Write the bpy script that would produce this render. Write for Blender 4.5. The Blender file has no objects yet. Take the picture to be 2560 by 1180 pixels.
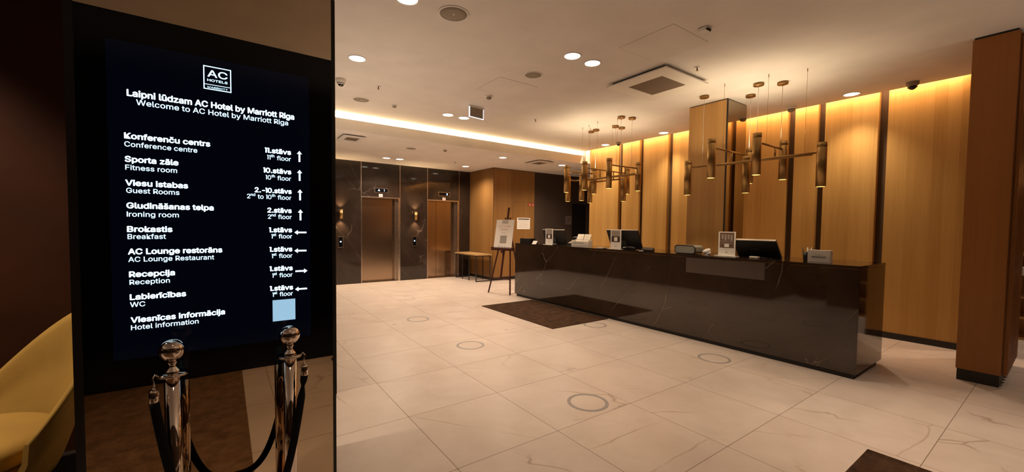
import bpy, bmesh, math, random, re
from mathutils import Vector, Matrix
random.seed(7)
PI = math.pi
sc = bpy.context.scene
COL = sc.collection

# ------------------------------------------------------------------ camera
W_PX, H_PX = 2560.0, 1180.0
F_PX, YAW, PITCH, ROLL, CX, CY, CAM_H = 1010.72, 0.62235, 0.03868, 0.01160, 7.25, 15.53, 1.43
cy_, sy_, cp_, sp_ = math.cos(YAW), math.sin(YAW), math.cos(PITCH), math.sin(PITCH)
fw = Vector((sy_*cp_, cy_*cp_, -sp_)); r0 = Vector((cy_, -sy_, 0)); u0 = r0.cross(fw)
rt = math.cos(ROLL)*r0 + math.sin(ROLL)*u0
up = -math.sin(ROLL)*r0 + math.cos(ROLL)*u0
cam_data = bpy.data.cameras.new('camera'); cam = bpy.data.objects.new('camera', cam_data); COL.objects.link(cam)
cam_data.sensor_fit = 'HORIZONTAL'; cam_data.sensor_width = 36.0
cam_data.lens = F_PX/W_PX*36.0
cam_data.shift_x = -CX/W_PX; cam_data.shift_y = CY/W_PX
cam_data.clip_start = 0.05; cam_data.clip_end = 100
m = Matrix((rt, up, -fw)).transposed().to_4x4(); m.translation = Vector((0, 0, CAM_H))
cam.matrix_world = m
sc.camera = cam

# ------------------------------------------------------------------ world, exposure, render look
sc.view_settings.view_transform = 'Standard'
sc.view_settings.look = 'None'
sc.view_settings.exposure = 0.56
sc.view_settings.gamma = 1.0
sc.view_settings.use_curve_mapping = False
world = bpy.data.worlds.new('world'); sc.world = world; world.use_nodes = True
world.node_tree.nodes['Background'].inputs[0].default_value = (1.0, 0.72, 0.5, 1)
world.node_tree.nodes['Background'].inputs[1].default_value = 0.0
sc.cycles.use_denoising = True
sc.cycles.sample_clamp_indirect = 4.0
sc.cycles.max_bounces = 8
sc.cycles.diffuse_bounces = 5
sc.cycles.glossy_bounces = 4
sc.cycles.caustics_reflective = False
sc.cycles.caustics_refractive = False

ZM, ZL = 3.25, 2.964            # main ceiling, lower ceiling by the lifts
XW = 7.177                      # face of the panelled wall
YE = 10.185                     # face of the lift wall
YS = 2.12                       # face of the mirrored column
WARM = (1.0, 0.79, 0.60)
WARMER = (1.0, 0.66, 0.40)

def lamp(name, kind, loc, energy, color=WARM, rot=(0, 0, 0), **kw):
    d = bpy.data.lights.new(name, kind); d.energy = energy; d.color = color
    for k, v in kw.items(): setattr(d, k, v)
    o = bpy.data.objects.new(name, d); COL.objects.link(o); o.location = loc; o.rotation_euler = rot
    return o

# the room's own daylight-free light: wall-washer strip in the ceiling slot, cove strip over the lifts
P_DOWN, P_DOWN_L = 75.0, 98.0
lamp('wall_washer', 'AREA', (7.085, 3.86, 3.40), 48, WARMER, (0, math.radians(14), 0), shape='RECTANGLE', size=0.03, size_y=6.1)
lamp('cove_strip', 'AREA', (4.0, 7.12, 3.165), 85, (1.0, 0.74, 0.42), (math.radians(180-25), 0, 0), shape='RECTANGLE', size=6.6, size_y=0.04)
# unseen lamps out of view: lobby ceiling spots, then added fill without fittings
for x, y, k in ((3.02, 0.3, .2), (3.32, 0.3, .2), (8.4, -0.4, 1.5)):
    lamp('lobby_spot', 'SPOT', (x, y, 3.2), P_DOWN*k, WARM, spot_size=math.radians(110), spot_blend=0.8, shadow_soft_size=0.07)
lamp('column_fill', 'SPOT', (0.15, 0.75, 3.2), 62, WARM, spot_size=math.radians(58), spot_blend=0.8, shadow_soft_size=0.07)  # added fill, brightens the floor mirrored in the column
lamp('floor_fill', 'SPOT', (3.8, 0.15, 3.2), 140, WARM, spot_size=math.radians(62), spot_blend=0.9, shadow_soft_size=0.07)  # added fill with no fitting, lifts the right foreground floor
lamp('chair_fill', 'SPOT', (-1.75, 3.0, 3.2), 210, WARM, (0, math.radians(-8), 0), spot_size=math.radians(80), spot_blend=0.8, shadow_soft_size=0.07)  # added to light the armchair, no known lamp there
for x, y, e in ((-2.2, -1.5, 8), (2.6, -1.5, 45), (5.6, -1.5, 16), (-4.6, 1.5, 40), (1.15, 4.3, 14), (1.15, 5.5, 15), (1.15, 6.6, 15)):
    lamp('ceiling_fill', 'SPOT', (x, y, 1.6), e, WARM, (PI, 0, 0), spot_size=math.radians(160), spot_blend=0.6, shadow_soft_size=0.08)  # added upward fill to brighten the ceiling, no fittings behind it

# ------------------------------------------------------------------ materials
def mat(name, color=(.5, .5, .5), rough=.5, metal=0.0, spec=.5, emit=None, estr=0.0, coat=0.0):
    m = bpy.data.materials.new(name); m.use_nodes = True
    b = m.node_tree.nodes['Principled BSDF']
    b.inputs['Base Color'].default_value = (*color, 1); b.inputs['Roughness'].default_value = rough
    b.inputs['Metallic'].default_value = metal; b.inputs['Specular IOR Level'].default_value = spec
    if coat: b.inputs['Coat Weight'].default_value = coat; b.inputs['Coat Roughness'].default_value = 0.05
    if emit: b.inputs['Emission Color'].default_value = (*emit, 1); b.inputs['Emission Strength'].default_value = estr
    return m

class NT:
    def cracks(s, vec, scale, width, wobble=.25):
        n = s.n('ShaderNodeTexNoise'); s.l(vec, n.inputs['Vector']); n.inputs['Scale'].default_value = scale*2.2; n.inputs['Detail'].default_value = 4
        vm = s.n('ShaderNodeVectorMath', operation='MULTIPLY_ADD'); s.l(n.outputs['Color'], vm.inputs[0]); vm.inputs[1].default_value = (wobble,)*3; s.l(vec, vm.inputs[2])
        v = s.n('ShaderNodeTexVoronoi', feature='DISTANCE_TO_EDGE'); s.l(vm.outputs[0], v.inputs['Vector']); v.inputs['Scale'].default_value = scale
        return s.ramp(v.outputs['Distance'], [(0, (1, 1, 1)), (width, (0, 0, 0))])
    def __init__(s, m): s.t = m.node_tree; s.b = s.t.nodes['Principled BSDF']
    def n(s, typ, **kw):
        nd = s.t.nodes.new(typ)
        for k, v in kw.items(): setattr(nd, k, v)
        return nd
    def l(s, a, b): s.t.links.new(a, b)
    def math(s, op, a, b=None, c=None):
        nd = s.n('ShaderNodeMath', operation=op)
        for i, v in enumerate((a, b, c)):
            if v is None: continue
            if isinstance(v, (int, float)): nd.inputs[i].default_value = v
            else: s.l(v, nd.inputs[i])
        return nd.outputs[0]
    def mix(s, f, a, b, mode='MIX'):
        nd = s.n('ShaderNodeMix', data_type='RGBA', blend_type=mode)
        for sock, v in ((nd.inputs[0], f), (nd.inputs[6], a), (nd.inputs[7], b)):
            if isinstance(v, (int, float)): sock.default_value = v
            elif isinstance(v, tuple): sock.default_value = (*v, 1)
            else: s.l(v, sock)
        return nd.outputs[2]
    def pos(s):
        g = s.n('ShaderNodeNewGeometry'); sp = s.n('ShaderNodeSeparateXYZ'); s.l(g.outputs['Position'], sp.inputs[0])
        return g.outputs['Position'], sp.outputs[0], sp.outputs[1], sp.outputs[2]
    def xyz(s, x, y, z):
        c = s.n('ShaderNodeCombineXYZ')
        for i, v in enumerate((x, y, z)):
            if isinstance(v, (int, float)): c.inputs[i].default_value = v
            else: s.l(v, c.inputs[i])
        return c.outputs[0]
    def noise(s, vec, scale, detail=4, rough=.5, dist=0.0):
        nd = s.n('ShaderNodeTexNoise'); s.l(vec, nd.inputs['Vector'])
        nd.inputs['Scale'].default_value = scale; nd.inputs['Detail'].default_value = detail
        nd.inputs['Roughness'].default_value = rough; nd.inputs['Distortion'].default_value = dist
        return nd.outputs[0]
    def ramp(s, f, stops):
        r = s.n('ShaderNodeValToRGB'); s.l(f, r.inputs[0]); e = r.color_ramp.elements
        while len(e) < len(stops): e.new(0.5)
        for el, (p, c) in zip(e, stops): el.position = p; el.color = (*c, 1) if len(c) == 3 else c
        return r.outputs[0]
    def bump(s, h, strength, dist=.01):
        bn = s.n('ShaderNodeBump'); bn.inputs['Strength'].default_value = strength; bn.inputs['Distance'].default_value = dist
        s.l(h, bn.inputs['Height']); s.l(bn.outputs[0], s.b.inputs['Normal'])

def wood(name, c0, c1, strip=.115, rough=.42, seed=0.0):
    m = mat(name, c0, rough, spec=.35); t = NT(m)
    p, x, y, z = t.pos()
    s = t.math('ADD', x, t.math('ADD', y, seed))
    idx = t.math('FLOOR', t.math('DIVIDE', s, strip))
    wn = t.n('ShaderNodeTexWhiteNoise', noise_dimensions='1D'); t.l(idx, wn.inputs['W'])
    grain = t.noise(t.xyz(t.math('MULTIPLY', s, 55), t.math('MULTIPLY', idx, 3.7), t.math('MULTIPLY', z, 1.6)), 1.0, 5, .6)
    wide = t.noise(t.xyz(t.math('MULTIPLY', s, 9), t.math('MULTIPLY', idx, 1.3), t.math('MULTIPLY', z, .5)), 1.0, 2)
    f = t.math('ADD', t.math('ADD', t.math('MULTIPLY', wn.outputs[0], .30), .07), t.math('ADD', t.math('MULTIPLY', grain, .55), t.math('MULTIPLY', wide, .35)))
    t.l(t.ramp(f, [(.3, c1), (.95, c0)]), t.b.inputs['Base Color'])
    return m

def marble(name, base, base2, vein, rough=.07, scale=1.0, vein_w=.006, spec=.5):
    m = mat(name, base, rough, spec=spec); t = NT(m)
    p, x, y, z = t.pos()
    q = t.xyz(t.math('ADD', x, t.math('MULTIPLY', z, .55)), y, t.math('SUBTRACT', t.math('MULTIPLY', z, .8), t.math('MULTIPLY', y, .5)))
    cl = t.noise(q, 2.2*scale, 6, .6, .6)
    c = t.ramp(cl, [(.3, base), (.7, base2)])
    w = t.math('ADD', x, y)                                   # runs along whichever wall the slab is on
    e = t.xyz(t.math('MULTIPLY', t.math('ADD', t.math('MULTIPLY', w, .6), t.math('MULTIPLY', z, -.8)), .45*scale),
              t.math('MULTIPLY', t.math('SUBTRACT', t.math('MULTIPLY', w, .8), t.math('MULTIPLY', z, -.6)), 1.5*scale), t.math('MULTIPLY', t.math('SUBTRACT', x, y), .2))
    gate = t.ramp(t.noise(q, 1.6*scale, 2), [(.50, (0, 0, 0)), (.62, (1, 1, 1))])
    line = t.cracks(e, 1.1, vein_w*1.6, .22)
    f = t.math('MULTIPLY', t.math('MULTIPLY', line, gate), .6)
    t.l(t.mix(f, c, vein), t.b.inputs['Base Color'])
    return m

TS, TX, TY = .7856, 1.0971, 2.0798
def floor_mat():
    m = mat('stone tile floor', (.62, .52, .43), .34, spec=.36); t = NT(m)
    p, x, y, z = t.pos()
    def cell(c, o):
        return t.math('DIVIDE', t.math('SUBTRACT', c, o), TS)
    u, v = cell(x, TX), cell(y, TY)
    def line(w, half):
        fr = t.math('FRACT', w); d = t.math('MINIMUM', fr, t.math('SUBTRACT', 1.0, fr))
        return t.math('LESS_THAN', d, half/TS)
    grout = t.math('MAXIMUM', line(u, .0022), line(v, .0022))
    iu, iv = t.math('FLOOR', u), t.math('FLOOR', v)
    wn = t.n('ShaderNodeTexWhiteNoise', noise_dimensions='3D'); t.l(t.xyz(iu, iv, 0), wn.inputs['Vector'])
    # each tile is cut from another part of the stone
    off = t.xyz(t.math('ADD', x, t.math('MULTIPLY', iu, 7.3)), t.math('ADD', y, t.math('MULTIPLY', iv, 4.1)), t.math('MULTIPLY', wn.outputs[0], 5))
    cloud = t.noise(off, 2.6, 5, .6, .4)
    c = t.ramp(cloud, [(.3, (.55, .455, .385)), (.72, (.66, .56, .485))])
    c = t.mix(t.math('MULTIPLY', wn.outputs[0], .22), c, (.56, .46, .385))
    ang = t.math('MULTIPLY', t.math('SUBTRACT', wn.outputs[0], .5), .9)
    ca, sa = t.math('COSINE', ang), t.math('SINE', ang)
    dx = t.math('SUBTRACT', t.math('MULTIPLY', x, .82), t.math('MULTIPLY', y, .57))          # along the veins
    dy = t.math('ADD', t.math('MULTIPLY', x, .57), t.math('MULTIPLY', y, .82))
    ex = t.math('SUBTRACT', t.math('MULTIPLY', dx, ca), t.math('MULTIPLY', dy, sa)); ey = t.math('ADD', t.math('MULTIPLY', dx, sa), t.math('MULTIPLY', dy, ca))
    rot = t.xyz(t.math('MULTIPLY', ex, .7), t.math('MULTIPLY', ey, 1.9), t.math('MULTIPLY', wn.outputs[0], 37.0))
    vl = t.cracks(rot, .75, .010, .35)
    gate = t.ramp(t.noise(rot, 1.3, 2), [(.48, (0, 0, 0)), (.62, (1, 1, 1))])
    c = t.mix(t.math('MULTIPLY', t.math('MULTIPLY', vl, gate), .6), c, (.22, .13, .07))
    c = t.mix(t.math('MULTIPLY', grout, .8), c, (.12, .07, .035))
    t.l(c, t.b.inputs['Base Color'])
    t.l(t.math('ADD', t.math('MULTIPLY', cloud, .1), t.math('ADD', t.math('MULTIPLY', grout, .4), .29)), t.b.inputs['Roughness'])
    return m

def carpet(name, c0, c1):
    m = mat(name, c0, .95, spec=.1); t = NT(m); p, x, y, z = t.pos()
    n = t.noise(p, 9, 5, .65); n2 = t.noise(p, 160, 2)
    t.l(t.ramp(t.math('ADD', t.math('MULTIPLY', n, .7), t.math('MULTIPLY', n2, .3)), [(.38, c0), (.64, c1)]), t.b.inputs['Base Color'])
    t.bump(n2, .6, .004)
    return m

def brushed(name, color, rough=.3, aniso=.0):
    m = mat(name, color, rough, 1.0); t = NT(m); p, x, y, z = t.pos()
    n = t.noise(t.xyz(t.math('MULTIPLY', x, 400), t.math('MULTIPLY', y, 400), t.math('MULTIPLY', z, 6)), 1, 2)
    t.l(t.math('ADD', t.math('MULTIPLY', n, .12), rough-.06), t.b.inputs['Roughness'])
    return m

def plaster(name, color, rough=.85, amp=.04):
    m = mat(name, color, rough, spec=.2); t = NT(m); p, x, y, z = t.pos()
    n = t.noise(p, 3.0, 4)
    c2 = tuple(v*(1-amp*2) for v in color)
    t.l(t.ramp(n, [(.3, c2), (.7, color)]), t.b.inputs['Base Color'])
    return m

M_FLOOR = floor_mat()
M_CEIL = plaster('ceiling paint', (.78, .73, .68))
M_CEILW = plaster('white soffit paint', (.85, .80, .74))
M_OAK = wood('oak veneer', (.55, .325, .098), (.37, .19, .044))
M_OAKD = wood('oak veneer column', (.64, .37, .135), (.46, .24, .075), seed=3.1)
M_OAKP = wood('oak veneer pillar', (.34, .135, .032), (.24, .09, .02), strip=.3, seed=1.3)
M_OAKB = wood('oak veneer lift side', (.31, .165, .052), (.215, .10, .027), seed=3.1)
M_SLOT = plaster('dark bronze recess', (.09, .055, .03), .5)
M_BLACK = mat('black paint', (.012, .010, .009), .5)
M_MARB = marble('brown marble', (.018, .012, .009), (.034, .022, .017), (.17, .13, .105), .06, 1.0, .0032)
M_MARBC = marble('counter marble', (.022, .012, .007), (.040, .023, .014), (.34, .27, .22), .05, 1.0, .003, .8)
M_STEEL = brushed('bronze steel', (.40, .29, .20), .2)
M_TRIM = brushed('satin steel trim', (.55, .47, .40), .25)
M_DARKW = plaster('dark brown plaster', (.070, .048, .036), .7)
M_LEATH = plaster('brown wall covering', (.058, .018, .007), .55, .15)
M_MIRR = mat('tinted mirror glass', (.60, .47, .32), .015, 1.0)
M_MIRD = mat('dark mirror glass', (.42, .34, .24), .02, 1.0)
M_BEZEL = mat('black screen glass', (.003, .003, .004), .12, spec=.25)
M_SCREEN = mat('lit black screen', (.002, .003, .006), .12, spec=.25, emit=(.05, .10, .32), estr=.006)
M_TEXT = mat('screen lettering', (.0, .0, .0), .5, emit=(.52, .80, 1.0), estr=1.5)
M_TEXT2 = mat('screen lettering bold', (.0, .0, .0), .5, emit=(.62, .85, 1.0), estr=2.1)
M_BRASS = brushed('brushed brass', (.42, .26, .10), .38)
M_BRONZE = brushed('bronze canopy', (.30, .17, .07), .38)
M_CHROME = mat('polished chrome', (.74, .63, .54), .06, 1.0)
M_ROPE = plaster('black velvet', (.006, .005, .005), .95)
M_YEL = plaster('mustard upholstery', (.42, .25, .055), .9, .12)
M_WHITE = mat('white plastic', (.78, .75, .70), .4)
M_PAPER = plaster('white paper', (.88, .85, .80), .8, .02)
M_GREYD = mat('grey speaker mesh', (.30, .25, .19), .8)
M_GRILLE = mat('taupe vent mesh', (.17, .12, .08), .8)
M_SHADOW = mat('dark gap', (.02, .014, .01), .8)
M_RUG = carpet('brown rug', (.028, .014, .008), (.075, .038, .019))
M_RING = mat('grey floor sticker', (.30, .27, .25), .5)
M_GREYP = mat('grey stone inlay', (.070, .050, .040), .3)
M_PLASTB = mat('black plastic', (.012, .011, .011), .35)
M_PLASTM = mat('matt black plastic', (.008, .007, .007), .6)
M_EASEL = plaster('mahogany stain', (.055, .016, .010), .45)
M_OAKT = wood('pale oak top', (.50, .32, .14), (.36, .21, .08))
M_IRON = mat('black iron', (.02, .015, .012), .45)
M_PRINTD = mat('dark print', (.05, .03, .025), .6)
M_PRINTG = mat('grey print', (.36, .32, .28), .6)
M_PRINTB = mat('brown photo print', (.16, .09, .06), .5)
M_PINK = mat('coral ink', (.75, .32, .20), .6)
M_RED = mat('red sign', (.55, .03, .02), .5)
M_POUCH = plaster('grey fabric', (.30, .29, .25), .9, .1)
M_LENS = mat('smoked dome', (.02, .015, .012), .08)
M_CREAM = plaster('cream card', (.70, .56, .38), .7, .05)
M_BULB = mat('lamp diffuser', (1, 1, 1), .5, emit=(1.0, .86, .70), estr=5.0)
M_BULBW = mat('cool lamp diffuser', (1, 1, 1), .5, emit=(.93, .92, 1.0), estr=4.0)
M_TUBEB = mat('pendant lamp', (1, 1, 1), .5, emit=(1.0, .80, .52), estr=9.0)
M_COVE = mat('cove strip diffuser', (1, 1, 1), .5, emit=(1.0, .80, .44), estr=2.6)
M_EDGE = mat('edge lit acrylic', (.9, .9, .9), .3, emit=(.75, .85, 1.0), estr=1.6)
M_DISP = mat('display digit', (0, 0, 0), .5, emit=(.55, .75, 1.0), estr=1.6)

# ------------------------------------------------------------------ mesh helpers
class MB:
    def __init__(s): s.bm = bmesh.new()
    def box(s, a, b, bevel=0):
        xs = [(min(p, q), max(p, q)) for p, q in zip(a, b)]
        bm2 = bmesh.new()
        vs = [bm2.verts.new((xs[0][i], xs[1][j], xs[2][k])) for i in (0, 1) for j in (0, 1) for k in (0, 1)]
        for f in ((0, 1, 3, 2), (4, 6, 7, 5), (0, 4, 5, 1), (2, 3, 7, 6), (0, 2, 6, 4), (1, 5, 7, 3)):
            bm2.faces.new([vs[i] for i in f])
        if bevel: bmesh.ops.bevel(bm2, geom=bm2.edges[:], offset=bevel, segments=2, affect='EDGES')
        s._merge(bm2); return s
    def _merge(s, bm2, mtx=None):
        if mtx is not None: bm2.transform(mtx)
        tmp = bpy.data.meshes.new('tmp'); bm2.to_mesh(tmp); bm2.free(); s.bm.from_mesh(tmp); bpy.data.meshes.remove(tmp)
    def lathe(s, prof, c=(0, 0, 0), seg=32, axis=None, smooth=True):
        """profile of (radius, height) turned about z, or about the given axis"""
        bm2 = bmesh.new(); rings = []
        for r, h in prof:
            if r < 1e-6: rings.append([bm2.verts.new((0, 0, h))])
            else: rings.append([bm2.verts.new((r*math.cos(2*PI*i/seg), r*math.sin(2*PI*i/seg), h)) for i in range(seg)])
        for A, B in zip(rings, rings[1:]):
            for i in range(seg):
                j = (i+1) % seg
                if len(A) == 1 and len(B) == 1: continue
                if len(A) == 1: f = bm2.faces.new((A[0], B[i], B[j]))
                elif len(B) == 1: f = bm2.faces.new((A[i], A[j], B[0]))
                else: f = bm2.faces.new((A[i], A[j], B[j], B[i]))
                f.smooth = smooth
        bmesh.ops.recalc_face_normals(bm2, faces=bm2.faces[:])
        mt = Matrix.Translation(c)
        if axis is not None: mt = mt @ Vector((0, 0, 1)).rotation_difference(Vector(axis)).to_matrix().to_4x4()
        s._merge(bm2, mt); return s
    def cyl(s, p0, p1, r, seg=16, r1=None):
        p0, p1 = Vector(p0), Vector(p1); L = (p1-p0).length; r1 = r if r1 is None else r1
        return s.lathe([(0, 0), (r, 0), (r1, L), (0, L)], p0, seg, p1-p0)
    def bar(s, p0, p1, w, d=None):
        """square bar between two points"""
        p0, p1 = Vector(p0), Vector(p1); d = d or w; L = (p1-p0).length
        b = bmesh.new(); bmesh.ops.create_cube(b, size=1.0)
        b.transform(Matrix.Diagonal((w, d, L, 1)))
        q = (p1-p0).to_track_quat('Z', 'Y').to_matrix().to_4x4()
        s._merge(b, Matrix.Translation((p0+p1)/2) @ q); return s
    def tube(s, path, r, seg=12):
        path = [Vector(p) for p in path]; bm2 = bmesh.new(); rings = []
        rr = r if isinstance(r, (list, tuple)) else [r]*len(path)
        a = None
        for i, p in enumerate(path):
            t = (path[min(i+1, len(path)-1)]-path[max(i-1, 0)]).normalized()
            if a is None:
                a = t.cross(Vector((0, 0, 1)))
                if a.length < .2: a = t.cross(Vector((0, 1, 0)))
            a = (a-t*a.dot(t)).normalized(); b = t.cross(a).normalized()
            rings.append([bm2.verts.new(p+rr[i]*(a*math.cos(2*PI*k/seg)+b*math.sin(2*PI*k/seg))) for k in range(seg)])
        for A, B in zip(rings, rings[1:]):
            for k in range(seg):
                f = bm2.faces.new((A[k], A[(k+1) % seg], B[(k+1) % seg], B[k])); f.smooth = True
        bm2.faces.new(rings[0][::-1]); bm2.faces.new(rings[-1])
        bmesh.ops.recalc_face_normals(bm2, faces=bm2.faces[:])
        s._merge(bm2); return s
    def prism(s, pts, d):
        """polygon (3d points) pushed along the vector d"""
        bm2 = bmesh.new(); d = Vector(d)
        A = [bm2.verts.new(p) for p in pts]; B = [bm2.verts.new(Vector(p)+d) for p in pts]
        bm2.faces.new(A); bm2.faces.new(B[::-1])
        for i in range(len(A)): j = (i+1) % len(A); bm2.faces.new((A[i], B[i], B[j], A[j]))
        bmesh.ops.recalc_face_normals(bm2, faces=bm2.faces[:])
        s._merge(bm2); return s
    def sphere(s, c, r, seg=32, scale=(1, 1, 1)):
        b = bmesh.new(); bmesh.ops.create_uvsphere(b, u_segments=seg, v_segments=seg//2, radius=r)
        for f in b.faces: f.smooth = True
        s._merge(b, Matrix.Translation(c) @ Matrix.Diagonal((*scale, 1))); return s
    def torus(s, c, R, r, axis=(0, 0, 1), seg=28, sides=10):
        bm2 = bmesh.new(); rings = []
        for i in range(seg):
            a = 2*PI*i/seg
            rings.append([bm2.verts.new(((R+r*math.cos(2*PI*k/sides))*math.cos(a), (R+r*math.cos(2*PI*k/sides))*math.sin(a), r*math.sin(2*PI*k/sides))) for k in range(sides)])
        for i in range(seg):
            A, B = rings[i], rings[(i+1) % seg]
            for k in range(sides):
                f = bm2.faces.new((A[k], B[k], B[(k+1) % sides], A[(k+1) % sides])); f.smooth = True
        s._merge(bm2, Matrix.Translation(c) @ Vector((0, 0, 1)).rotation_difference(Vector(axis)).to_matrix().to_4x4()); return s

def obj(name, mb, material, parent=None):
    me = bpy.data.meshes.new(name); mb.bm.to_mesh(me); mb.bm.free()
    me.materials.append(material)
    o = bpy.data.objects.new(name, me); COL.objects.link(o)
    if parent is not None: o.parent = parent
    return o

def tag(o, label, cat, group=None):
    o['label'] = label; o['category'] = cat
    if group: o['group'] = group
    return o

def thing(name, label, cat, loc=(0, 0, 0), rotz=0.0, group=None):
    o = bpy.data.objects.new(name, None); COL.objects.link(o); o.empty_display_size = .05
    o.location = loc; o.rotation_euler = (0, 0, rotz)
    return tag(o, label, cat, group)

def struct(name, mb, material, parent=None):
    o = obj(name, mb, material, parent)
    if parent is None: o['kind'] = 'structure'
    return o

def struct_root(name):
    o = bpy.data.objects.new(name, None); COL.objects.link(o); o['kind'] = 'structure'; return o

def dup(root, loc, label, rotz=None):
    r = root.copy(); COL.objects.link(r); r.location = loc; r['label'] = label
    if rotz is not None: r.rotation_euler = (0, 0, rotz)
    for ch in list(root.children):
        c = ch.copy(); COL.objects.link(c); c.parent = r
        for g in ch.children:
            d = g.copy(); COL.objects.link(d); d.parent = c
    return r

FONT = None
try: FONT = bpy.data.fonts.load(bpy.utils.system_resource('DATAFILES', path='fonts') + '/Inter.woff2')   # lettering face that ships with Blender
except Exception: FONT = None
def cap_height():
    cu = bpy.data.curves.new('t', 'FONT'); cu.body = 'H'; cu.size = 1.0
    if FONT: cu.font = FONT
    o = bpy.data.objects.new('t', cu); COL.objects.link(o)
    me = bpy.data.meshes.new_from_object(o.evaluated_get(bpy.context.evaluated_depsgraph_get()))
    ys = [v.co.y for v in me.vertices]
    bpy.data.meshes.remove(me); bpy.data.objects.remove(o); bpy.data.curves.remove(cu)
    return max(ys)-min(ys) if ys else .7
CAP = cap_height()
def text_mesh(body, size, bold=0.0, width=None, align='LEFT'):
    """flat lettering in the xy plane as a mesh; ^..^ is set as superscript; stretched to width.
    The figure 1 and the capital I are drawn as plain strokes, as on the screen's own lettering."""
    bm = bmesh.new(); x = 0.0; prev_space = True
    for i, run in enumerate(body.split('^')):
        sup = i % 2 == 1
        sz = size*(.62 if sup else 1.0); lift = .30*size if sup else 0.0
        for seg in re.split('([1I])', run):
            if not seg: continue
            gap = 0.0 if prev_space else .085*sz
            if seg.startswith(' '): gap = .27*size
            b2 = bmesh.new()
            if seg in ('1', 'I'):
                h, w = CAP*sz, .14*CAP*sz
                pts = [(-.25*CAP*sz, h), (0, h), (0, 0), (-w, 0), (-w, h-.13*CAP*sz), (-.25*CAP*sz, h-.13*CAP*sz)] if seg == '1' else [(-w, 0), (-w, h), (0, h), (0, 0)]
                b2.faces.new([b2.verts.new((px, py, 0)) for px, py in pts])
            else:
                cu = bpy.data.curves.new('t', 'FONT'); cu.body = seg; cu.size = sz
                if FONT: cu.font = FONT
                cu.resolution_u = 4; cu.fill_mode = 'FRONT'
                o = bpy.data.objects.new('t', cu); COL.objects.link(o)
                dg = bpy.context.evaluated_depsgraph_get()
                me = bpy.data.meshes.new_from_object(o.evaluated_get(dg)); b2.from_mesh(me)
                bpy.data.meshes.remove(me); bpy.data.objects.remove(o); bpy.data.curves.remove(cu)
            if b2.verts:
                x0 = min(v.co.x for v in b2.verts); x1 = max(v.co.x for v in b2.verts)
                b2.transform(Matrix.Translation((x+gap-x0, lift, 0))); x += gap+x1-x0
            prev_space = seg.endswith(' ')
            if prev_space: x += .27*size
            tmp = bpy.data.meshes.new('tmp'); b2.to_mesh(tmp); b2.free(); bm.from_mesh(tmp); bpy.data.meshes.remove(tmp)
    if bold > .006:                                   # heavier weight: the same outline laid down again, shifted a little each way
        src = bpy.data.meshes.new('tmp'); bm.to_mesh(src)
        for dx, dy in ((1, 0), (-1, 0), (0, .9), (0, -.9), (.7, .7), (-.7, -.7)):
            b2 = bmesh.new(); b2.from_mesh(src); b2.transform(Matrix.Translation((dx*bold*size, dy*bold*size, 0)))
            tmp = bpy.data.meshes.new('tmp'); b2.to_mesh(tmp); b2.free(); bm.from_mesh(tmp); bpy.data.meshes.remove(tmp)
        bpy.data.meshes.remove(src)
    x0 = min(v.co.x for v in bm.verts); x1 = max(v.co.x for v in bm.verts)
    k = width/(x1-x0) if width else 1.0
    bm.transform(Matrix.Diagonal((k, 1, 1, 1)) @ Matrix.Translation((-x0, 0, 0)))
    w = (x1-x0)*k
    if align == 'CENTER': bm.transform(Matrix.Translation((-w/2, 0, 0)))
    mb = MB(); mb.bm.free(); mb.bm = bm
    return mb
UPRIGHT_Y = Matrix(((1, 0, 0, 0), (0, 0, -1, 0), (0, 1, 0, 0), (0, 0, 0, 1)))     # reads when seen from -y
UPRIGHT_X = Matrix(((0, 0, -1, 0), (-1, 0, 0, 0), (0, 1, 0, 0), (0, 0, 0, 1)))    # reads when seen from -x

# ------------------------------------------------------------------ the setting
struct('floor', MB().box((-5, -1.8, -.12), (10.4, 11.2, 0)), M_FLOOR)
struct('floor_lounge_shade', MB().box((-5, 2.2, 0), (-.4565, 3.6, .006)), carpet('painted lounge shade', (.012, .008, .006), (.03, .02, .015)))  # carpet patch coloured near-black to stand for the deep shade beside the chair
# main ceiling, with the slot along the panelled wall and the recess of the cove
cl = MB()
cl.box((-5, -1.8, ZM), (7.031, 7.30, ZM+.2))
cl.box((7.031, -1.8, ZM), (10.4, .70, ZM+.2))
struct('ceiling', cl, M_CEIL)
struct('ceiling_slot', MB().box((7.0, .70, 3.46), (7.45, 7.30, 3.56)), M_CEIL)
low = MB(); low.box((.75, 7.013, ZL), (10.4, 10.9, ZL+.06)); low.box((.75, 7.013, ZL+.06), (7.031, 7.045, 3.152))
struct('ceiling_lower', low, M_CEILW)
struct('trim_cove', MB().box((.75, 7.25, 3.0), (7.031, 7.29, ZM)), M_CEILW)

t3 = MB(); t3.box((7.031, 6.935, ZL), (7.43, 7.013, 3.46)); t3.box((7.031, 7.013, ZL+.06), (7.43, 7.30, 3.46))
struct('trim_3', t3, M_CEILW)

cove = thing('cove_light', 'long glowing light strip in the ceiling step above the lifts', 'light strip', (3.9, 7.2, 3.06))
obj('diffuser', MB().box((-3.1, .02, .04), (3.13, .049, .188), .004), M_COVE, cove)
obj('channel', MB().box((-3.1, -.02, -.034), (3.13, .049, .038)), M_WHITE, cove)

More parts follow.
